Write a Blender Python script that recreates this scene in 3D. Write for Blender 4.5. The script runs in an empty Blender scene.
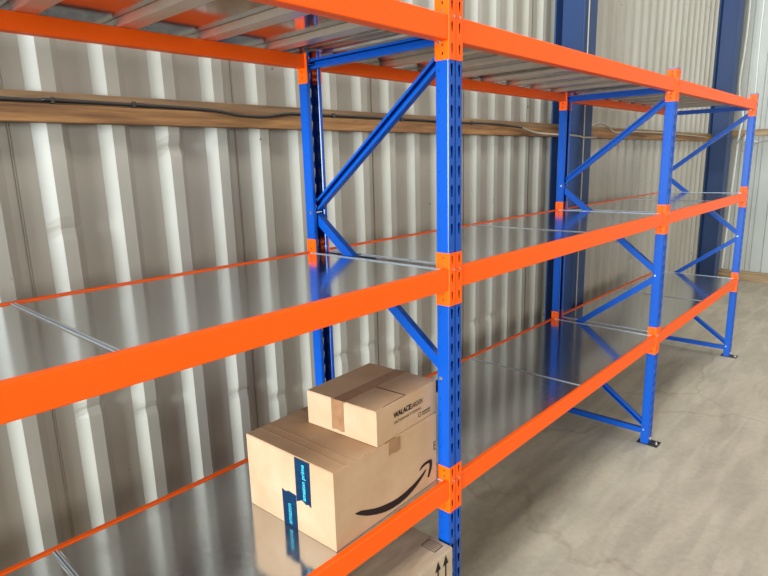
import bpy, math, random
from mathutils import Vector, Matrix
random.seed(7)
S = bpy.context.scene
COL = S.collection

# ------------------------------------------------------------------ camera
cam_d = bpy.data.cameras.new('camera'); cam = bpy.data.objects.new('camera', cam_d); COL.objects.link(cam)
cam_d.sensor_width = 36; cam_d.lens = 575.72 / 768 * 36; cam_d.clip_start = .02
Rv = Vector((0.673, -0.7392, -0.0261)).normalized()
Fv = Vector((0.7185, 0.6617, -0.2141)).normalized()
Uv = Rv.cross(Fv).normalized(); Rv = Fv.cross(Uv).normalized()
cam.matrix_world = Matrix(((Rv.x, Uv.x, -Fv.x, -1.8455), (Rv.y, Uv.y, -Fv.y, -1.3435), (Rv.z, Uv.z, -Fv.z, 2.2835), (0, 0, 0, 1)))
S.camera = cam
# ------------------------------------------------------------------ world, lights, exposure
w = bpy.data.worlds.new('world'); S.world = w; w.use_nodes = True
bg = w.node_tree.nodes['Background']; bg.inputs[0].default_value = (.93, .97, 1.0, 1); bg.inputs[1].default_value = .15

def area(name, loc, target, sx, sy, power, col):
    d = bpy.data.lights.new(name, 'AREA'); d.shape = 'RECTANGLE'; d.size = sx; d.size_y = sy; d.energy = power; d.color = col
    o = bpy.data.objects.new(name, d); COL.objects.link(o); o.location = loc
    o.rotation_euler = (Vector(target) - Vector(loc)).to_track_quat('-Z', 'Y').to_euler()
    return o
area('door_daylight', (-20.0, -2.6, 2.9), (2, .3, 1.6), 5.5, 5.0, 11000, (.82, .92, 1.0))
area('roof_light_near', (-1.0, -1.5, 7.0), (-1.0, -1.9, 0), 6, 1.8, 235, (1, .985, .95))
area('roof_light_far', (6.0, -1.5, 7.0), (6.0, -1.9, 0), 7, 1.8, 240, (1, .985, .95))

area('aisle_fill', (3.0, -11.0, 3.6), (2.5, 0, 1.2), 12, 3.5, 720, (1, .97, .92))  # unseen frontal fill, added to brighten the front faces of the orange beams

S.view_settings.view_transform = 'Standard'; S.view_settings.look = 'None'
S.view_settings.exposure = -0.12; S.view_settings.gamma = 1; S.view_settings.use_curve_mapping = False

# ------------------------------------------------------------------ helpers
def tag(o, label=None, cat=None, group=None, kind=None):
    if label: o['label'] = label
    if cat: o['category'] = cat
    if group: o['group'] = group
    if kind or label: o['kind'] = kind or 'thing'
    return o

def empty(name, loc, label=None, cat=None, group=None):
    o = bpy.data.objects.new(name, None); COL.objects.link(o); o.location = loc; o.empty_display_size = .1
    return tag(o, label, cat, group)

class MB:
    def __init__(s): s.v = []; s.f = []; s.sm = []; s.mi = []
    def add(s, vs, fs, smooth=False, mi=0, M=None):
        n = len(s.v)
        s.v += [tuple(M @ Vector(v)) if M else tuple(v) for v in vs]
        for f in fs: s.f.append(tuple(n + i for i in f)); s.sm.append(smooth); s.mi.append(mi)
    def box(s, a, b, M=None, mi=0):
        x0, y0, z0 = a; x1, y1, z1 = b
        s.add([(x0,y0,z0),(x1,y0,z0),(x1,y1,z0),(x0,y1,z0),(x0,y0,z1),(x1,y0,z1),(x1,y1,z1),(x0,y1,z1)],
              [(3,2,1,0),(4,5,6,7),(0,1,5,4),(1,2,6,5),(2,3,7,6),(3,0,4,7)], M=M, mi=mi)
    def prism(s, prof, axis, a, b, smooth=False, caps=True, M=None, mi=0):
        """closed 2D profile (ccw) extruded along an axis"""
        def P(u, v, t):
            return {'x': (t, u, v), 'y': (u, t, v), 'z': (u, v, t)}[axis]
        n = len(prof)
        vs = [P(u, v, a) for u, v in prof] + [P(u, v, b) for u, v in prof]
        fs = [(i, (i+1) % n, n + (i+1) % n, n + i) for i in range(n)]
        s.add(vs, fs, smooth, mi, M)
        if caps:
            s.add(vs, [tuple(range(n))[::-1], tuple(range(n, 2*n))], False, mi, M)
    def cyl(s, c, r, h, axis='z', n=14, M=None, mi=0, r2=None):
        r2 = r if r2 is None else r2
        def P(u, v, t): return {'x': (t, u, v), 'y': (u, t, v), 'z': (u, v, t)}[axis]
        cx, cy, cz = c; vs = []
        for t, rr in ((0, r), (h, r2)):
            for i in range(n):
                a = 2*math.pi*i/n; p = P(rr*math.cos(a), rr*math.sin(a), t); vs.append((cx+p[0], cy+p[1], cz+p[2]))
        s.add(vs, [(i, (i+1) % n, n+(i+1) % n, n+i) for i in range(n)], True, mi, M)
        s.add(vs, [tuple(range(n))[::-1], tuple(range(n, 2*n))], False, mi, M)
    def build(s, name, mat, parent=None, bevel=0, solid=0, offset=-1, seg=2):
        m = bpy.data.meshes.new(name); m.from_pydata(s.v, [], s.f)
        for p, sm_, mi in zip(m.polygons, s.sm, s.mi): p.use_smooth = sm_; p.material_index = mi
        for mt in (mat if isinstance(mat, (list, tuple)) else [mat]): m.materials.append(mt)
        m.update()
        o = bpy.data.objects.new(name, m); COL.objects.link(o)
        if parent: o.parent = parent
        if solid:
            md = o.modifiers.new('thickness', 'SOLIDIFY'); md.thickness = solid; md.offset = offset
        if bevel:
            md = o.modifiers.new('bevel', 'BEVEL'); md.width = bevel; md.segments = seg; md.limit_method = 'ANGLE'; md.harden_normals = False
        return o

def recalc(o):
    import bmesh
    bm = bmesh.new(); bm.from_mesh(o.data); bmesh.ops.recalc_face_normals(bm, faces=bm.faces); bm.to_mesh(o.data); bm.free(); return o

def copy_tree(o, parent=None):
    c = o.copy(); COL.objects.link(c)
    if parent: c.parent = parent
    for ch in list(o.children): copy_tree(ch, c)
    return c

def tube(pts, r, n=8):
    """round tube through smoothed points, as an MB"""
    P = [Vector(p) for p in pts]; Q = []
    for i in range(len(P)-1):
        p0 = P[max(i-1, 0)]; p1 = P[i]; p2 = P[i+1]; p3 = P[min(i+2, len(P)-1)]
        for k in range(6):
            t = k/6
            Q.append(.5*((2*p1)+(p2-p0)*t+(2*p0-5*p1+4*p2-p3)*t*t+(-p0+3*p1-3*p2+p3)*t**3))
    Q.append(P[-1]); mb = MB(); vs = []
    for i, q in enumerate(Q):
        d = (Q[min(i+1, len(Q)-1)] - Q[max(i-1, 0)]).normalized()
        a = d.orthogonal() if abs(d.z) > .95 else d.cross(Vector((0, 0, 1))); a.normalize(); b = d.cross(a).normalized()
        for k in range(n):
            t = 2*math.pi*k/n; vs.append(q + a*r*math.cos(t) + b*r*math.sin(t))
    fs = []
    for i in range(len(Q)-1):
        for k in range(n): fs.append((i*n+k, i*n+(k+1) % n, (i+1)*n+(k+1) % n, (i+1)*n+k))
    mb.add(vs, fs, True); mb.add(vs, [tuple(range(n))[::-1], tuple(range((len(Q)-1)*n, len(Q)*n))])
    return mb

# sheet folded along an open profile with punched holes. prof: list of (x,y). holes: {segment:[(centre, width, height, tapered, [z...])]}
def folded(mb, prof, z0, z1, holes=None, X=lambda p, z: (p[0], p[1], z)):
    holes = holes or {}
    for i in range(len(prof)-1):
        a = Vector((*prof[i], 0)); b = Vector((*prof[i+1], 0)); L = (b-a).length
        if L < 1e-6: continue
        d = (b-a)/L
        cols = sorted(holes.get(i, []))
        def quad(u0, u1, za, zb):
            if u1-u0 < 1e-5 or zb-za < 1e-5: return
            p, q = a+d*u0, a+d*u1
            mb.add([X(p, za), X(q, za), X(q, zb), X(p, zb)], [(0, 1, 2, 3)])
        u = 0
        for (c, wd, h, tap, zs) in cols:
            m = .004; ua, ub = c-wd/2-m*.5, c+wd/2+m*.5
            quad(u, ua, z0, z1); z = z0
            for zc in sorted(zs):
                za, zb = zc-h/2-m, zc+h/2+m
                if za < z or zb > z1: continue
                quad(ua, ub, z, za)
                wb = wd*(.45 if tap else .8)
                O = [(ua, za), (ub, za), (ub, zb), (ua, zb)]
                ch = min(h*.2, .006)
                I = [(c-wb/2, zc-h/2), (c+wb/2, zc-h/2), (c+wd/2, zc+h/2-ch*1.6), (c+wd*.3, zc+h/2), (c-wd*.3, zc+h/2), (c-wd/2, zc+h/2-ch*1.6)]
                vs = [X(a+d*q[0], q[1]) for q in O+I]
                mb.add(vs, [(0, 1, 5, 4), (1, 2, 6, 5), (2, 7, 6), (2, 3, 8, 7), (3, 9, 8), (3, 0, 4, 9)])
                z = zb
            quad(ua, ub, z, z1); u = ub
        quad(u, L, z0, z1)

# ------------------------------------------------------------------ materials
def srgb(r, g, b):
    f = lambda c: (c/255/12.92) if c/255 <= .04045 else ((c/255+.055)/1.055)**2.4
    return (f(r), f(g), f(b), 1)

def mat(name, col, rough=.5, metal=0, noise=0, nscale=8, bump=0, bscale=60, stretch=(1, 1, 1), spec=.5, col2=None, coat=0, detail=6, rvar=0):
    m = bpy.data.materials.new(name); m.use_nodes = True; nt = m.node_tree; N = nt.nodes; Lk = nt.links
    b = N['Principled BSDF']; b.inputs['Base Color'].default_value = col; b.inputs['Roughness'].default_value = rough
    b.inputs['Metallic'].default_value = metal; b.inputs['Specular IOR Level'].default_value = spec
    b.inputs['Coat Weight'].default_value = coat; b.inputs['Coat Roughness'].default_value = .12
    tc = N.new('ShaderNodeTexCoord'); mp = N.new('ShaderNodeMapping'); mp.inputs['Scale'].default_value = stretch
    Lk.new(tc.outputs['Object'], mp.inputs['Vector'])
    if noise or rvar:
        n = N.new('ShaderNodeTexNoise'); n.inputs['Scale'].default_value = nscale; n.inputs['Detail'].default_value = detail; n.inputs['Roughness'].default_value = .6
        Lk.new(mp.outputs[0], n.inputs['Vector'])
        if noise:
            cr = N.new('ShaderNodeValToRGB'); cr.color_ramp.elements[0].position = .3; cr.color_ramp.elements[1].position = .7
            c2 = col2 or tuple(c*(1-noise) for c in col[:3])+(1,)
            cr.color_ramp.elements[0].color = c2; cr.color_ramp.elements[1].color = col
            Lk.new(n.outputs[0], cr.inputs[0]); Lk.new(cr.outputs[0], b.inputs['Base Color'])
        if rvar:
            mr = N.new('ShaderNodeMapRange'); mr.inputs['From Min'].default_value = .3; mr.inputs['From Max'].default_value = .7
            mr.inputs['To Min'].default_value = rough-rvar; mr.inputs['To Max'].default_value = rough+rvar
            Lk.new(n.outputs[0], mr.inputs[0]); Lk.new(mr.outputs[0], b.inputs['Roughness'])
    if bump:
        n2 = N.new('ShaderNodeTexNoise'); n2.inputs['Scale'].default_value = bscale; n2.inputs['Detail'].default_value = 4
        Lk.new(mp.outputs[0], n2.inputs['Vector'])
        bp = N.new('ShaderNodeBump'); bp.inputs['Strength'].default_value = bump; bp.inputs['Distance'].default_value = .01
        Lk.new(n2.outputs[0], bp.inputs['Height']); Lk.new(bp.outputs[0], b.inputs['Normal'])
    m['b'] = 1
    return m

M = {}
M['orange'] = mat('orange_powder_coat', srgb(250, 92, 0), .42, spec=.2, noise=.05, nscale=3)
M['blue'] = mat('blue_powder_coat', srgb(0, 72, 160), .3, spec=.4)
M['galv'] = mat('galvanised_sheet', srgb(205, 207, 208), .13, metal=.95, noise=.06, nscale=30, bump=.015, bscale=5, rvar=.05)
M['galv_dull'] = mat('galvanised_stiffener', srgb(222, 212, 198), .38, metal=.9, noise=.1, nscale=12)
M['strip'] = mat('pale_zinc_edge', srgb(205, 215, 226), .38, metal=.75)
M['zinc'] = mat('bright_zinc', srgb(225, 225, 225), .25, metal=1)
M['dark_metal'] = mat('dark_plate', srgb(62, 58, 54), .5, metal=.6, noise=.3, nscale=30)
M['grey_plastic'] = mat('grey_cap', srgb(120, 122, 140), .5)
M['navy'] = mat('navy_column_paint', srgb(11, 46, 90), .55, noise=.12, nscale=5)
M['cable_black'] = mat('black_cable', srgb(32, 30, 28), .5)
M['cable_grey'] = mat('grey_cable', srgb(150, 142, 125), .5)
M['cable_white'] = mat('white_cable', srgb(215, 213, 205), .5)

# cladding: cream paint with dust, tiny rust specks
def cladding():
    m = mat('cream_cladding', srgb(163, 160, 148), .48, noise=.10, nscale=1.6, stretch=(1, 1, .35), bump=.02, bscale=3, col2=srgb(149, 144, 130))
    nt = m.node_tree; N = nt.nodes; Lk = nt.links; b = N['Principled BSDF']
    tc = N.new('ShaderNodeTexCoord'); v = N.new('ShaderNodeTexNoise'); v.inputs['Scale'].default_value = 16; v.inputs['Detail'].default_value = 3
    Lk.new(tc.outputs['Object'], v.inputs['Vector'])
    cr = N.new('ShaderNodeValToRGB'); cr.color_ramp.elements[0].position = .735; cr.color_ramp.elements[1].position = .765
    cr.color_ramp.elements[0].color = (0, 0, 0, 1); cr.color_ramp.elements[1].color = (1, 1, 1, 1)
    Lk.new(v.outputs[0], cr.inputs[0])
    mx = N.new('ShaderNodeMixRGB'); mx.inputs[2].default_value = srgb(92, 68, 48)
    src = b.inputs['Base Color'].links[0].from_socket
    Lk.new(cr.outputs[0], mx.inputs[0]); Lk.new(src, mx.inputs[1]); Lk.new(mx.outputs[0], b.inputs['Base Color'])
    return m
M['clad'] = cladding()
M['clad_end'] = mat('pale_end_cladding', srgb(172, 173, 163), .5, noise=.1, nscale=2.5, bump=.05, bscale=4)

def concrete():
    m = mat('concrete', srgb(190, 181, 162), .7, noise=.2, nscale=1.4, bump=.15, bscale=30, col2=srgb(176, 167, 149), detail=12)
    nt = m.node_tree; N = nt.nodes; Lk = nt.links; b = N['Principled BSDF']
    tc = N.new('ShaderNodeTexCoord'); mp = N.new('ShaderNodeMapping'); mp.inputs['Scale'].default_value = (.9, 5, 1); mp.inputs['Rotation'].default_value = (0, 0, -.35)
    Lk.new(tc.outputs['Object'], mp.inputs[0])
    n = N.new('ShaderNodeTexNoise'); n.inputs['Scale'].default_value = 1.6; n.inputs['Detail'].default_value = 10; n.inputs['Distortion'].default_value = .6
    Lk.new(mp.outputs[0], n.inputs['Vector'])
    cr = N.new('ShaderNodeValToRGB'); cr.color_ramp.elements[0].position = .42; cr.color_ramp.elements[1].position = .62
    cr.color_ramp.elements[0].color = (.86, .85, .83, 1); cr.color_ramp.elements[1].color = (1.03, 1.02, 1, 1)
    Lk.new(n.outputs[0], cr.inputs[0])
    # fine speckle
    n3 = N.new('ShaderNodeTexNoise'); n3.inputs['Scale'].default_value = 22; n3.inputs['Detail'].default_value = 8
    Lk.new(tc.outputs['Object'], n3.inputs['Vector'])
    cr3 = N.new('ShaderNodeValToRGB'); cr3.color_ramp.elements[0].position = .35; cr3.color_ramp.elements[1].position = .6
    cr3.color_ramp.elements[0].color = (.93, .92, .91, 1); cr3.color_ramp.elements[1].color = (1, 1, 1, 1)
    Lk.new(n3.outputs[0], cr3.inputs[0])
    # hairline cracks
    vo = N.new('ShaderNodeTexVoronoi'); vo.feature = 'DISTANCE_TO_EDGE'; vo.inputs['Scale'].default_value = .42
    nd = N.new('ShaderNodeTexNoise'); nd.inputs['Scale'].default_value = 1.5; nd.inputs['Detail'].default_value = 8
    Lk.new(tc.outputs['Object'], nd.inputs['Vector'])
    ad = N.new('ShaderNodeMixRGB'); ad.blend_type = 'ADD'; ad.inputs[0].default_value = .5
    Lk.new(tc.outputs['Object'], ad.inputs[1]); Lk.new(nd.outputs['Color'], ad.inputs[2]); Lk.new(ad.outputs[0], vo.inputs['Vector'])
    crv = N.new('ShaderNodeValToRGB'); crv.color_ramp.elements[0].position = .0; crv.color_ramp.elements[1].position = .006
    crv.color_ramp.elements[0].color = (.84, .82, .79, 1); crv.color_ramp.elements[1].color = (1, 1, 1, 1)
    Lk.new(vo.outputs['Distance'], crv.inputs[0])
    src = b.inputs['Base Color'].links[0].from_socket
    for c in (cr, cr3, crv):
        mx = N.new('ShaderNodeMixRGB'); mx.blend_type = 'MULTIPLY'; mx.inputs[0].default_value = 1
        Lk.new(src, mx.inputs[1]); Lk.new(c.outputs[0], mx.inputs[2]); src = mx.outputs[0]
    Lk.new(src, b.inputs['Base Color'])
    return m
M['floor'] = concrete()

def timber(name, c1, c2):
    m = mat(name, c1, .7, noise=.5, nscale=3.0, stretch=(.6, 9, 9), col2=c2, bump=.3, bscale=14, detail=10)
    return m
M['wood'] = timber('sawn_timber', srgb(160, 116, 66), srgb(84, 52, 26))
M['wood_grey'] = timber('weathered_timber', srgb(150, 120, 84), srgb(96, 70, 44))
M['wood_end'] = timber('end_wall_timber', srgb(176, 150, 112), srgb(124, 98, 66)); M['wood_end'].node_tree.nodes['Mapping'].inputs['Scale'].default_value = (9, .6, 9)
M['card'] = mat('corrugated_cardboard', srgb(188, 157, 125), .8, noise=.10, nscale=5, bump=.08, bscale=25, spec=.2, col2=srgb(176, 140, 105))
M['card_grey'] = mat('grey_brown_cardboard', srgb(188, 168, 142), .75, noise=.18, nscale=4, bump=.1, bscale=12, spec=.25, stretch=(1, 6, 1), col2=srgb(160, 138, 112))
M['card_edge'] = mat('cut_cardboard_edge', srgb(150, 112, 78), .9)
M['tape'] = mat('brown_packing_tape', srgb(138, 98, 66), .25, noise=.15, nscale=20, spec=.5, col2=srgb(156, 116, 82))
M['tape_blue'] = mat('dark_blue_tape', srgb(10, 48, 78), .22, noise=.3, nscale=20, spec=.6)
M['ink'] = mat('black_ink', srgb(28, 22, 20), .6, spec=.2)
M['ink_soft'] = mat('faded_brown_ink', srgb(92, 68, 48), .7, spec=.2)
M['ink_cyan'] = mat('cyan_print', srgb(70, 190, 205), .35)
M['crease'] = mat('crease_shade', srgb(168, 128, 90), .9)

# ------------------------------------------------------------------ measures of the rack
ZC = {'top': 2.867, 'middle': 1.920, 'bottom': .980}       # top of the beam end connectors
H = .2177; BO = .0625; HB = .0884; D = .864
FX = [0.0, 2.7, 5.40]; PW = .085; PD = .058
W = 1.25                                                    # cladding pan plane

# ------------------------------------------------------------------ the building
mb = MB(); mb.box((-6, -9, -.1), (10.4, 1.5, 0)); tag(mb.build('floor', M['floor']), kind='structure')

# corrugated side wall: trapezoid ribs, dented in places
mb = MB(); P = .2529; prof = []
x = -1.046 - P*12; k = -12
while x < 10.1:
    a = [(x, W), (x+.046, W-.036), (x+.046+.054, W-.036), (x+.138, W)]
    if (k + 12) % 4 == 3:
        a += [(x+.170, W), (x+.170, W-.006), (x+.173, W-.006), (x+.177, W+.003), (x+.181, W)]
    prof += a; x += P; k += 1
prof = [(px, py) for px, py in prof if px < 10.18] + [(10.2, W)]
zs = [i*.1 for i in range(0, 71)]
dents = {}
for (dx, dz, dp) in [(-.98, 1.26, .014), (-.73, 1.17, .012), (-.47, 2.38, .016), (-.22, 1.09, .012), (.55, 1.09, .014), (.79, 1.09, .010), (1.05, .98, .014), (1.3, .97, .012), (2.06, .97, .015), (2.31, .97, .012), (1.8, .97, .01), (5.6, .98, .012), (-.98, 2.05, .008), (.04, .98, .013)]:
    dents[(dx, dz)] = dp
allz = sorted(set([round(z, 3) for z in zs] + [round(d[1]+o, 3) for d in dents for o in (-.05, -.02, 0, .02, .05)]))
n = len(prof); vs = []
for z in allz:
    for (px, py) in prof:
        yy = py
        for (dx, dz), dp in dents.items():
            if py < W-.02 and abs(px-dx) < .1:
                yy += dp*math.exp(-((z-dz)/.022)**2)
        vs.append((px, yy, z))
fs = []
for j in range(len(allz)-1):
    for i in range(n-1): fs.append((j*n+i, j*n+i+1, (j+1)*n+i+1, (j+1)*n+i))
mb.add(vs, fs); o = mb.build('wall_back', M['clad'], solid=.004, offset=-1); tag(o, kind='structure')

# end wall
mb = MB(); prof = []; y = W
while y > -9:
    prof += [(10.2, y), (10.2, y-.20), (10.185, y-.215), (10.185, y-.235), (10.2, y-.25)]
    y -= .25
    if int(round((W-y)/.25)) % 3 == 2: prof += [(10.2, y-.03), (10.19, y-.03), (10.19, y-.036), (10.206, y-.04), (10.2, y-.045)]
folded(mb, prof, 0, 7); tag(mb.build('wall_right', M['clad_end'], solid=.004, offset=-1), kind='structure')

# steel columns, H section with flanges along the wall
def column(x0, x1, y0, y1, label):
    mb = MB(); xm = (x0+x1)/2
    mb.box((x0, y0, 0), (x1, y0+.014, 7)); mb.box((x0, y1-.014, 0), (x1, y1, 7)); mb.box((xm-.005, y0+.014, 0), (xm+.005, y1-.014, 7))
    mb.box((x0-.04, y0-.02, 0), (x1+.04, y1, .015))
    return tag(mb.build('steel_column', M['navy'], bevel=.002), label, 'column')
column(3.24, 3.50, .93, 1.205, 'navy blue steel building column standing right behind the second rear post of the rack')
column(8.62, 8.90, .93, 1.205, 'navy blue steel building column near the corner with the pale end wall')

# timber rails on the cladding, lower board proud of the upper one
def rail(x0, x1, label, y=1.213):
    t = empty('timber_rail', (0, 0, 0), label, 'timber rail')
    a = MB(); a.prism([(y, 2.535), (y-.030, 2.535), (y-.030, 2.582), (y, 2.582)][::-1], 'x', x0, x1); a.build('upper_board', M['wood_grey'], t, bevel=.003)
    a = MB(); a.box((x0, y-.052, 2.466), (x1, y, 2.534)); a.build('lower_board', M['wood'], t, bevel=.004)
    return t
rail(-4.0, 3.363, 'long sawn timber rail across the corrugated wall, left of the first blue column')
rail(3.373, 8.755, 'sawn timber rail across the corrugated wall between the two blue columns')
mb = MB(); mb.box((10.12, -8, 2.55), (10.184, 1.21, 2.665))
tag(mb.build('timber_rail', M['wood_end'], bevel=.004), 'timber rail across the pale end wall high behind the farthest post', 'timber rail')
mb = MB(); mb.box((10.11, -8, 0), (10.184, 1.21, .165))
tag(mb.build('timber_plinth', M['wood_end'], bevel=.005), 'timber plinth board along the foot of the pale end wall', 'timber board')

# cables
yc = 1.173
t = tube([(-4, yc, 2.548), (-1.3, yc, 2.546), (-1.0, yc, 2.55), (-.75, yc, 2.549), (-.45, yc, 2.547), (-.28, yc-.015, 2.540), (-.15, yc-.022, 2.524), (0, yc-.022, 2.522), (.15, yc-.012, 2.543), (.3, yc, 2.547), (1.0, yc, 2.55), (1.7, yc, 2.548), (2.2, yc-.015, 2.55), (2.6, yc-.03, 2.53)], .0075)
c = tag(t.build('electric_cable', M['cable_black']), 'black cable clipped along the timber rail left of the first column', 'cable')
for xx in (-.98, -.66, .5, 1.1, 1.9):
    m2 = MB(); m2.box((xx-.006, yc-.011, 2.536), (xx+.006, yc+.010, 2.562)); m2.build('cable_clip', M['dark_metal'], c, bevel=.002)
t = tube([(2.6, yc-.03, 2.53), (2.85, 1.12, 2.49), (3.1, .92, 2.465), (3.3, .91, 2.45), (3.55, .91, 2.455), (3.75, 1.05, 2.48), (3.95, 1.14, 2.57), (4.2, 1.14, 2.61), (4.4, 1.14, 2.585), (4.6, 1.14, 2.53), (5.2, 1.14, 2.545), (6.2, 1.145, 2.55), (7.2, 1.14, 2.54), (8.3, 1.14, 2.52)], .009)
tag(t.build('electric_cable', M['cable_grey']), 'grey cable drooping past the first column and looping up on the timber rail', 'cable')
tag(tube([(3.29, .915, 7), (3.29, .915, 4), (3.30, .915, 2.48), (3.30, .915, 1.2), (3.30, .915, 0.03)], .006).build('conduit', M['cable_grey']), 'thin grey conduit running down the front of the first blue column', 'conduit')
tag(tube([(10.12, 1.16, 7), (10.13, 1.12, 4.5), (10.10, 1.15, 3.4), (10.11, 1.05, 2.9), (10.10, 1.08, 2.5), (10.12, 1.12, 1.0), (10.12, 1.14, .2)], .018).build('electric_cable', M['cable_white']), 'white cable hanging in the corner down the pale end wall', 'cable')
tag(tube([(10.13, .92, 7), (10.13, .92, 4.2), (10.10, .90, 3.3), (10.08, .93, 2.8), (10.07, .97, 2.56), (10.08, .96, 2.42), (10.08, .90, 2.48), (10.09, .78, 2.45)], .010).build('electric_cable', M['cable_white']), 'thin white cable dropping down the end wall beside the corner cable', 'cable')
tag(tube([(9.9, 1.12, 2.3), (9.95, 1.05, 2.45), (9.92, .98, 2.62), (10.0, .92, 2.52), (9.95, 1.0, 2.36), (9.95, .90, 2.28), (10.05, .85, 2.4), (10.08, .6, 2.47), (10.08, .2, 2.49)], .009).build('cable_coil', M['cable_grey']), 'tangled loop of cable ends hanging at the corner of the end wall', 'cable')

# ------------------------------------------------------------------ upright frames
def post_profile(flip):
    # front post: web on y=0, open towards +y. Rounded outer corners.
    r = .004; p = [(.016, PD-.004), (.014, PD), (0.0015, PD), (0, PD-.0015)]
    p += [(0, r), (r*.3, r*.3), (r, 0)]
    p += [(.033, 0), (.037, .006), (.048, .006), (.052, 0)]
    p += [(PW-r, 0), (PW-r*.3, r*.3), (PW, r), (PW, PD-.0015), (PW-.0015, PD), (PW-.014, PD), (PW-.016, PD-.004)]
    return p
def build_post(parent, flip):
    ztop = ZC['top'] + .004
    prof = post_profile(flip)
    zs1 = []
    for lo, key in ((.04, 'bottom'), (ZC['bottom']+.01, 'middle'), (ZC['middle']+.01, 'top')):
        z = ZC[key] - .028
        while z > lo + .02: zs1.append(z); z -= .075
    zs4 = [v for k_ in ('bottom', 'middle', 'top') for v in (ZC[k_]-.019, ZC[k_]-.046, ZC[k_]-.166, ZC[k_]-.194)]
    h = {7-1: [(.0145, .017, .046, True, zs1)], 11-1: [(.0145, .017, .046, True, zs1)], 3: [(.030, .009, .013, False, zs4), (.012, .004, .005, False, zs1)], 13: [(.0225, .009, .013, False, zs4)]}
    mb = MB()
    fn = (lambda p, z: (p[0], p[1], z)) if not flip else (lambda p, z: (p[0], D-p[1], z))
    folded(mb, prof, .004, ztop, h, fn)
    o = mb.build('post', M['blue'], parent, solid=.0022, offset=1 if not flip else -1)
    return o
def brace(parent, a, b, flip=False, name='brace'):
    """C channel between two (y, z) nodes in the middle plane of the frame"""
    (y0, z0), (y1, z1) = a, b; L = math.hypot(y1-y0, z1-z0); ang = math.atan2(z1-z0, y1-y0)
    w2, dx, t, lip = .022, .034, .0022, .011
    pr = [(0, -w2), (0, w2), (dx, w2), (dx, w2-lip), (dx-t, w2-lip), (dx-t, w2-t), (t, w2-t), (t, -w2+t), (dx-t, -w2+t), (dx-t, -w2+lip), (dx, -w2+lip), (dx, -w2)]
    mb = MB(); c, s = math.cos(ang), math.sin(ang); n = len(pr); vs = []
    x0 = PW/2 - dx/2
    for t_ in (-.012, L+.012):
        for (px, pv) in pr:
            xx = x0 + (dx - px if flip else px)
            vs.append((xx, y0 + c*t_ - s*pv, z0 + s*t_ + c*pv))
    mb.add(vs, [(i, (i+1) % n, n+(i+1) % n, n+i) for i in range(n)])
    # end caps as quads of the web only (open section)
    mb.add(vs, [(0, 1, 6, 7), (n+0, n+7, n+6, n+1)])
    return recalc(mb.build(name, M['blue'], parent, bevel=.001, seg=1))

def build_frame(x, label):
    t = empty('upright_frame', (x, 0, 0), label, 'rack upright', 'blue perforated upright frames of the pallet rack')
    build_post(t, False); build_post(t, True)
    yf, yr = .040, D-.040
    nz = [2.690, 2.050, 1.385, .740, .10]
    brace(t, (yf, 2.735), (yr, 2.735), True)
    brace(t, (yf, nz[0]-.01), (yr, nz[1]+.025), True)
    brace(t, (yr, nz[1]-.025), (yf, nz[2]+.022))
    brace(t, (yf, nz[2]-.022), (yr, nz[3]+.025))
    brace(t, (yr, nz[3]-.025), (yf, nz[4]+.045), True)
    brace(t, (yf, nz[4]-.005), (yr, nz[4]-.005))
    for yy, zz in ((yf, 2.715), (yr, 2.735), (yr, nz[1]), (yf, nz[2]), (yr, nz[3]), (yf, nz[4]+.02), (yr, nz[4])):
        mb = MB(); mb.cyl((-.006, yy, zz), .009, PW+.012, 'x', 6); mb.cyl((-.009, yy, zz), .005, PW+.018, 'x', 10)
        mb.build('bolt', M['zinc'], t)
    for y0, y1, ya in ((-.075, .085, -.052), (D-.085, D+.055, D+.036)):
        mb = MB(); mb.box((-.012, y0, 0), (PW+.012, y1, .005)); p = mb.build('foot_plate', M['dark_metal'], t, bevel=.001)
        mb = MB(); mb.cyl((PW/2, ya, .005), .016, .002, 'z', 14); mb.cyl((PW/2, ya, .007), .010, .009, 'z', 6); mb.cyl((PW/2, ya, .016), .005, .012, 'z', 10)
        mb.build('anchor_bolt', M['zinc'], p)
        yb = .0 if ya < 0 else D
        mb = MB(); s = -1 if ya < 0 else 1
        mb.box((PW*.3, min(yb, yb+s*.012), .03), (PW*.7, max(yb, yb+s*.012), .052)); mb.build('post_screw', M['zinc'], p, bevel=.003)
    for fy in (0, D-PD):
        mb = MB(); zt = ZC['top']+.004
        mb.box((-.002, fy-.002, zt), (PW+.002, fy+PD+.002, zt+.007)); mb.box((.006, fy+.006, zt-.02), (PW-.006, fy+PD-.008, zt))
        mb.build('post_cap', M['grey_plastic'], t, bevel=.0015)
    return t
build_frame(FX[0], 'nearest blue perforated upright frame, its front post right of the cardboard boxes')
build_frame(FX[1], 'second blue upright frame, its rear post before the first building column')
build_frame(FX[2], 'farthest blue upright frame at the end of the rack, near the pale end wall')

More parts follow.
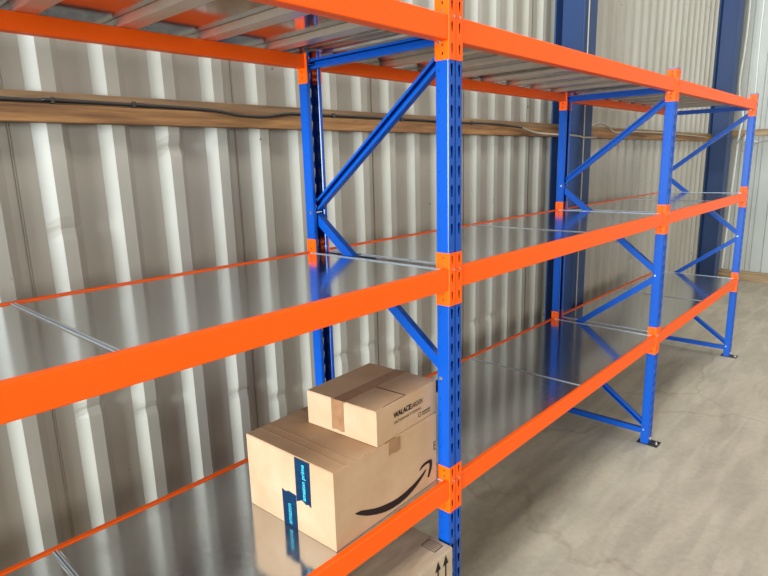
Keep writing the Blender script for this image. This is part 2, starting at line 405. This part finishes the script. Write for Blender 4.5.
# ------------------------------------------------------------------ beams
def beam_master(length):
    """front beam of a bay; local x 0..length between post faces, y=0 outer face, z=0 top of the beam"""
    t = bpy.data.objects.new('shelf_beam', None); COL.objects.link(t); t.empty_display_size = .1
    mb = MB(); r = .004
    pr = [(r, 0), (r*.3, -r*.3), (0, -r), (0, -HB+r), (r*.3, -HB+r*.3), (r, -HB), (.05-r, -HB), (.05, -HB+r), (.05, -.030-r*.4), (.05-r*.4, -.030), (.026, -.030), (.026, -r*.5), (.026-r*.5, 0)]
    mb.prism(pr, 'x', .004, length-.004); recalc(mb.build('beam_section', M['orange'], t))
    for side in (0, 1):
        # connector: flange on the post face, flange on the post side, hooks
        mb = MB(); g = .0015
        if side == 0: prof = [(g+.0008, .062), (g+.0008, -.001), (g-.0012, -.0042), (-.0408, -.0042)]
        else: prof = [(length-g-.0008, .062), (length-g-.0008, -.001), (length-g+.0012, -.0042), (length+.0408, -.0042)]
        zc = [BO-.024 - .0375*0, BO-.024-.075, BO-.024-.150]
        zs2 = [BO-.028, BO-.103, BO-.178]
        zs3 = [BO-.019, BO-.046, BO-.166, BO-.194]
        folded(mb, prof, BO-H, BO, {0: [(.036, .008, .011, False, zs3)], 2: [(.0190, .014, .036, True, zs2)]})
        cn = mb.build('end_connector', M['orange'], t, solid=.0035, offset=(1 if side == 0 else -1))
        xc = (-.024 if side == 0 else length+.024)
        mb = MB(); mb.cyl((xc, -.0105, BO-.068), .0045, .006, 'y', 10); mb.build('safety_pin', M['zinc'], cn)
    return t

LEN = {0: 2.615, 1: 2.615, 2: 2.615}
X0 = {0: -2.615, 1: PW, 2: FX[1]+PW}
BAY = {0: 'nearest bay', 1: 'middle bay', 2: 'farthest bay'}
where = {('top', 0): 'front edge of the highest shelf in the nearest bay, left of the nearest post', }
first = beam_master(2.615); used = False
for lv in ('top', 'middle', 'bottom'):
    for b in (0, 1, 2):
        for side in ('front', 'rear'):
            o = first if not used else copy_tree(first); used = True
            z = ZC[lv] - BO
            if side == 'front': o.location = (X0[b], 0, z); o.rotation_euler = (0, 0, 0)
            else: o.location = (X0[b]+LEN[b], D, z); o.rotation_euler = (0, 0, math.pi)
            bay = ('in the nearest bay, left of the nearest upright' if b == 0 else 'in the middle bay between nearest and second uprights' if b == 1 else 'in the farthest bay, before the last upright')
            tag(o, f'{side} orange beam of the {lv} shelf, {bay}', 'shelf beam', f'orange step beams carrying the {lv} shelf')

# ------------------------------------------------------------------ galvanised shelf panels
def panel_master(length, inner):
    """x 0..length; inner = side which reaches into the upright frame: 'l' or 'r'. z=0 top"""
    t = bpy.data.objects.new('galvanised_shelf', None); COL.objects.link(t); t.empty_display_size = .1
    y0, y1 = .0275, D-.0275; e = .0; t1 = .0012
    mb = MB()
    # sheet with a raised bead and folded down edge at each end
    pr = [(.001, -.018), (.001, -.002), (.003, .0015), (.011, .0015), (.015, -.0005), (length-.015, -.0005), (length-.011, .0015), (length-.003, .0015), (length-.001, -.002), (length-.001, -.018)]
    full = pr + [(px + (t1 if px < length/2 else -t1), pz - t1) for px, pz in pr[::-1]]
    full = [(u, v) for u, v in full]
    n = len(pr); vs = [(u, y0, v) for u, v in pr] + [(u, y1, v) for u, v in pr]
    fs = [(i, i+1, n+i+1, n+i) for i in range(n-1)]
    mb.add(vs, fs)
    # tab that reaches between the posts
    ta, tb = PD+.02, D-PD-.02
    if inner == 'r': xa, xb = length-.001, length+.020
    else: xa, xb = -.022, .001
    if inner: mb.add([(xa, ta, -.0006), (xb, ta, -.0006), (xb, tb, -.0006), (xa, tb, -.0006)], [(0, 1, 2, 3)])
    for yy in (y0, y1): mb.add([(.012, yy, -.0005), (length-.012, yy, -.0005), (length-.012, yy, -.0240), (.012, yy, -.0240)], [(0, 1, 2, 3)])
    sh = recalc(mb.build('sheet', M['galv'], t, solid=.0012, offset=0))
    wl, wr = (.012, .006) if inner == 'l' else (.006, .012)
    for xa, xb in ((.002, .002+wl), (length-.002-wr, length-.002)):
        m3 = MB(); m3.box((xa, y0+.001, -.0002), (xb, y1-.001, .0035)); m3.build('edge_strip', M['strip'], t, bevel=.0015)
    k = 4; sp = length/k
    for i in range(k):
        c = sp*(i+.5); mb = MB(); zt = -.0015; zb = -.0246
        pr = [(c-.048, zt), (c-.034, zb), (c+.034, zb), (c+.048, zt)]
        mb.prism(pr[::-1], 'y', y0+.001, y1-.001); recalc(mb.build('stiffener', M['galv_dull'], t, bevel=.002))
    return t
PL = 1.3065
masters = {k: panel_master(PL, k) for k in ('l', 'r')}
got = {'l': False, 'r': False}
for lv in ('top', 'middle', 'bottom'):
    for b in (0, 1, 2):
        for j, k in ((0, 'l'), (1, 'r')):
            o = masters[k] if not got[k] else copy_tree(masters[k]); got[k] = True
            o.location = (X0[b] + .001 + j*1.3065, 0, ZC[lv]-BO-.0050)
            bay = ['nearest', 'middle', 'farthest'][b]
            half = ['left', 'right'][j]
            tag(o, f'galvanised sheet shelf, {half} half of the {lv} level in the {bay} bay', 'shelf', f'galvanised panels of the {lv} shelf')

# ------------------------------------------------------------------ cardboard boxes
def flat(name, pts, m, parent, plane, off=.0006, th=.0004):
    """thin print or tape: pts in face coordinates"""
    mb = MB(); n = len(pts)
    fn = {'front': lambda u, v, o: (u, -o, v), 'left': lambda u, v, o: (-o, u, v), 'top': lambda u, v, o: (u, v, o)}[plane]
    vs = [fn(u, v, off) for u, v in pts] + [fn(u, v, 0.0001) for u, v in pts]
    mb.add(vs, [tuple(range(n)), tuple(range(n, 2*n))[::-1]] + [(i, (i+1) % n, n+(i+1) % n, n+i) for i in range(n)])
    return recalc(mb.build(name, m, parent))
def text(name, s, size, m, parent, mtx, sx=1, bold=0):
    cu = bpy.data.curves.new(name, 'FONT'); cu.body = s; cu.size = size; cu.extrude = .0002; cu.offset = bold; cu.space_character = 1.0
    tmp = bpy.data.objects.new(name+'_curve', cu); COL.objects.link(tmp)
    dg = bpy.context.evaluated_depsgraph_get(); dg.update()
    me = bpy.data.meshes.new_from_object(tmp.evaluated_get(dg)); me.name = name
    bpy.data.objects.remove(tmp)
    me.transform(mtx @ Matrix.Diagonal((sx, 1, 1, 1))); me.materials.clear(); me.materials.append(m)
    o = bpy.data.objects.new(name, me); COL.objects.link(o); o.parent = parent
    return o
# face frames: front face (x right, z up, looking +y)
def on_front(u, v, off=.0008, ang=0): return Matrix.Translation((u, -off, v)) @ Matrix.Rotation(math.pi/2, 4, 'X') @ Matrix.Rotation(ang, 4, 'Z')
def on_left(v, z, off=.0010, ang=0):   # left face seen from -x: right = -y... reading direction given by ang
    return Matrix.Translation((-off, v, z)) @ Matrix.Rotation(-math.pi/2, 4, 'Z') @ Matrix.Rotation(math.pi/2, 4, 'X') @ Matrix.Rotation(ang, 4, 'Z')
def on_top(u, v, z, off=.0008, ang=0): return Matrix.Translation((u, v, z+off)) @ Matrix.Rotation(ang, 4, 'Z')

def carton(loc, rot, L, Wd, Hh, label, seam, m, group=None, bulge=.004):
    t = empty('cardboard_box', loc, label, 'cardboard box', group); t.rotation_euler = (0, 0, rot)
    mb = MB(); e = .003
    # walls with slightly bowed sides
    nx = 8; vs = []; rows = [0, .25, .5, .75, 1]
    ring = [(i/nx, 0) for i in range(nx)] + [(1, i/nx) for i in range(nx)] + [(1-i/nx, 1) for i in range(nx)] + [(0, 1-i/nx) for i in range(nx)]
    for r in rows:
        for (u, v) in ring:
            bx = math.sin(math.pi*r)*bulge
            dx = dy = 0
            if v == 0: dy = -bx*math.sin(math.pi*u)*.2
            if v == 1: dy = bx*math.sin(math.pi*u)
            if u == 0: dx = -bx*math.sin(math.pi*v)*.2
            if u == 1: dx = 0
            vs.append((u*L+dx, v*Wd+dy, r*(Hh-.004)))
    n = len(ring)
    fs = [(j*n+i, j*n+(i+1) % n, (j+1)*n+(i+1) % n, (j+1)*n+i) for j in range(len(rows)-1) for i in range(n)]
    fs += [tuple(range(n))[::-1], tuple(range((len(rows)-1)*n, len(rows)*n))]
    mb.add(vs, fs); recalc(mb.build('box_body', m, t, bevel=.002))
    # two top flaps meeting at the seam
    g = .0015; z0 = Hh-.0042
    for s in (0, 1):
        f = MB()
        if seam == 'y':   # seam line runs along y
            a, b = ((.001, 0.001), (L/2-g, Wd-.001)) if s == 0 else ((L/2+g, .001), (L-.001, Wd-.001))
        else:
            a, b = ((.001, .001), (L-.001, Wd/2-g)) if s == 0 else ((.001, Wd/2+g), (L-.001, Wd-.001))
        f.box((a[0], a[1], z0), (b[0], b[1], Hh)); f.build('flap', m, t, bevel=.0015)
    return t

zb = ZC['bottom']-BO-.0050+.0006
# large box
LB, WB, HBX = .618, .50, .313
big = carton((-.637, .036, zb), .03, LB, WB, HBX, 'large cardboard box with a black curved arrow and dark blue tape, on the bottom shelf', 'y', M['card'])
flat('blue_tape', [(.203, .309), (.121, .309), (.123, .128), (.135, .137), (.150, .131), (.172, .142), (.203, .126)], M['tape_blue'], big, 'left', .0026)
flat('blue_tape', [(.288, .150), (.270, .144), (.250, .152), (.206, .148), (.208, .001), (.286, .001)], M['tape_blue'], big, 'left', .0024)
text('tape_print', 'amazon prime', .028, M['ink_cyan'], big, on_left(.150, .145, .0030, math.pi/2), .92, .0004)
text('tape_print', 'amazon', .034, M['ink_cyan'], big, on_left(.238, .012, .0030, math.pi/2), .85)
# curved arrow, drawn as one crescent and one head
def zz(z): return .014 + (z+.015)*.84
top_c = [(.100, .093), (.137, .086), (.185, .062), (.232, .043), (.290, .029), (.342, .022), (.385, .024), (.427, .031), (.460, .038), (.489, .048), (.515, .060), (.539, .073)]
bot_c = [(.540, .066), (.520, .046), (.495, .029), (.468, .013), (.440, .002), (.400, -.010), (.360, -.014), (.320, -.013), (.278, -.006), (.235, .008), (.191, .028), (.160, .045), (.136, .062), (.112, .080)]
mbs = MB(); k = 24
def samp(L_, t):
    q = t*(len(L_)-1); i = min(int(q), len(L_)-2); f_ = q-i; return (L_[i][0]*(1-f_)+L_[i+1][0]*f_, L_[i][1]*(1-f_)+L_[i+1][1]*f_)
def strip(name, A, B, m, parent, off=.0016):
    mb = MB(); vs = []
    for i in range(k+1):
        for P_ in (samp(A, i/k), samp(B, i/k)): vs.append((P_[0], -off, zz(P_[1])))
    mb.add(vs, [(2*i, 2*i+1, 2*i+3, 2*i+2) for i in range(k)]); return mb.build(name, m, parent, solid=.0003)
strip('printed_arrow_curve', top_c, bot_c[::-1], M['ink'], big)
strip('printed_arrow_head', [(.492, .090), (.508, .105), (.528, .112), (.556, .113), (.578, .108), (.584, .094), (.583, .072), (.578, .050), (.560, .016)],
      [(.497, .086), (.515, .093), (.535, .097), (.552, .097), (.563, .092), (.566, .082), (.564, .068), (.559, .050), (.550, .020)], M['ink'], big)
flat('brown_tape', [(.300, .309), (.300, .250), (.316, .255), (.345, .248), (.372, .252), (.372, .309)], M['tape'], big, 'front', .0018)
flat('brown_tape_strip', [(.28, 0), (.345, 0), (.345, WB-.0), (.28, WB)], M['tape'], big, 'top', HBX+.0006)
flat('crease_line', [(.066, .006), (.070, .006), (.070, WB-.006), (.066, WB-.006)], M['crease'], big, 'top', HBX+.0005)
flat('crease_line', [(.110, .006), (.113, .006), (.113, WB-.006), (.110, WB-.006)], M['crease'], big, 'top', HBX+.0005)
for a, b in (((.596, .15), (.600, .19)), ((.603, .15), (.611, .154)), ((.603, .168), (.611, .172)), ((.603, .186), (.611, .19))):
    flat('printed_mark', [(a[0], a[1]), (b[0], a[1]), (b[0], b[1]), (a[0], b[1])], M['ink_soft'], big, 'front', .0016)

# small box on top of it
LS, WS, HS = .402, .372, .144
small = carton((-.403, .042, zb+HBX+.0012), .061, LS, WS, HS, 'small cardboard box with black lettering, stacked on top of the large box', 'x', M['card'])
flat('brown_tape', [(.232, HS), (.166, HS), (.166, .016), (.180, .012), (.205, .018), (.232, .013)], M['tape'], small, 'left', .0022)
flat('brown_tape_strip', [(0, .158), (LS, .158), (LS, .216), (0, .222)], M['tape'], small, 'top', HS+.0006)
flat('flap_edge', [(.190, .008), (.195, .008), (.193, .156), (.188, .156)], M['ink'], small, 'top', HS+.0006)
flat('flap_edge', [(.05, .006), (.193, .006), (.193, .010), (.05, .009)], M['ink_soft'], small, 'top', HS+.0005)
text('box_lettering', 'WALACE', .031, M['ink'], small, on_front(.104, .080, .0018), .88, .0009)
text('box_lettering', 'GARDEN', .031, M['ink_soft'], small, on_front(.208, .078, .0018), .72)
text('box_lettering', 'I N T E R N A T I O N A L', .0155, M['ink_soft'], small, on_front(.105, .054, .0018), 1.06, .0003)
mb = MB()
for i in range(16):
    a0, a1 = 2*math.pi*i/16, 2*math.pi*(i+1)/16
    mb.add([(.277+.011*math.cos(a0), -.0018, .032+.011*math.sin(a0)), (.277+.011*math.cos(a1), -.0018, .032+.011*math.sin(a1)), (.277+.008*math.cos(a1), -.0018, .032+.008*math.sin(a1)), (.277+.008*math.cos(a0), -.0018, .032+.008*math.sin(a0))], [(0, 1, 2, 3)])
mb.build('printed_ring', M['ink_soft'], small, solid=.0003)
flat('printed_mark', [(.295, .022), (.352, .022), (.352, .026), (.295, .026)], M['ink_soft'], small, 'front', .0016)
flat('printed_mark', [(.295, .032), (.352, .032), (.352, .038), (.295, .038)], M['ink_soft'], small, 'front', .0016)

# third box under the bottom shelf
HT = .612
third = carton((-.625, -.026, 0), 0, .612, .44, HT, 'tall grey-brown carton with two up arrows, on the floor beneath the bottom shelf', 'x', M['card_grey'])
flat('printed_label', [(.530, .035), (.590, .035), (.590, .115), (.530, .115)], M['ink_soft'], third, 'top', HT+.0006)
for i in range(5):
    flat('label_stripe', [(.535+.011*i, .040), (.541+.011*i, .040), (.541+.011*i, .110), (.535+.011*i, .110)], M['card_grey'], third, 'top', HT+.0009)
for u in (.505, .560):
    flat('printed_up_arrow', [(u-.004, .45), (u+.004, .45), (u+.004, .555), (u+.019, .555), (u, .600), (u-.019, .555), (u-.004, .555)], M['ink'], third, 'front', .0016)
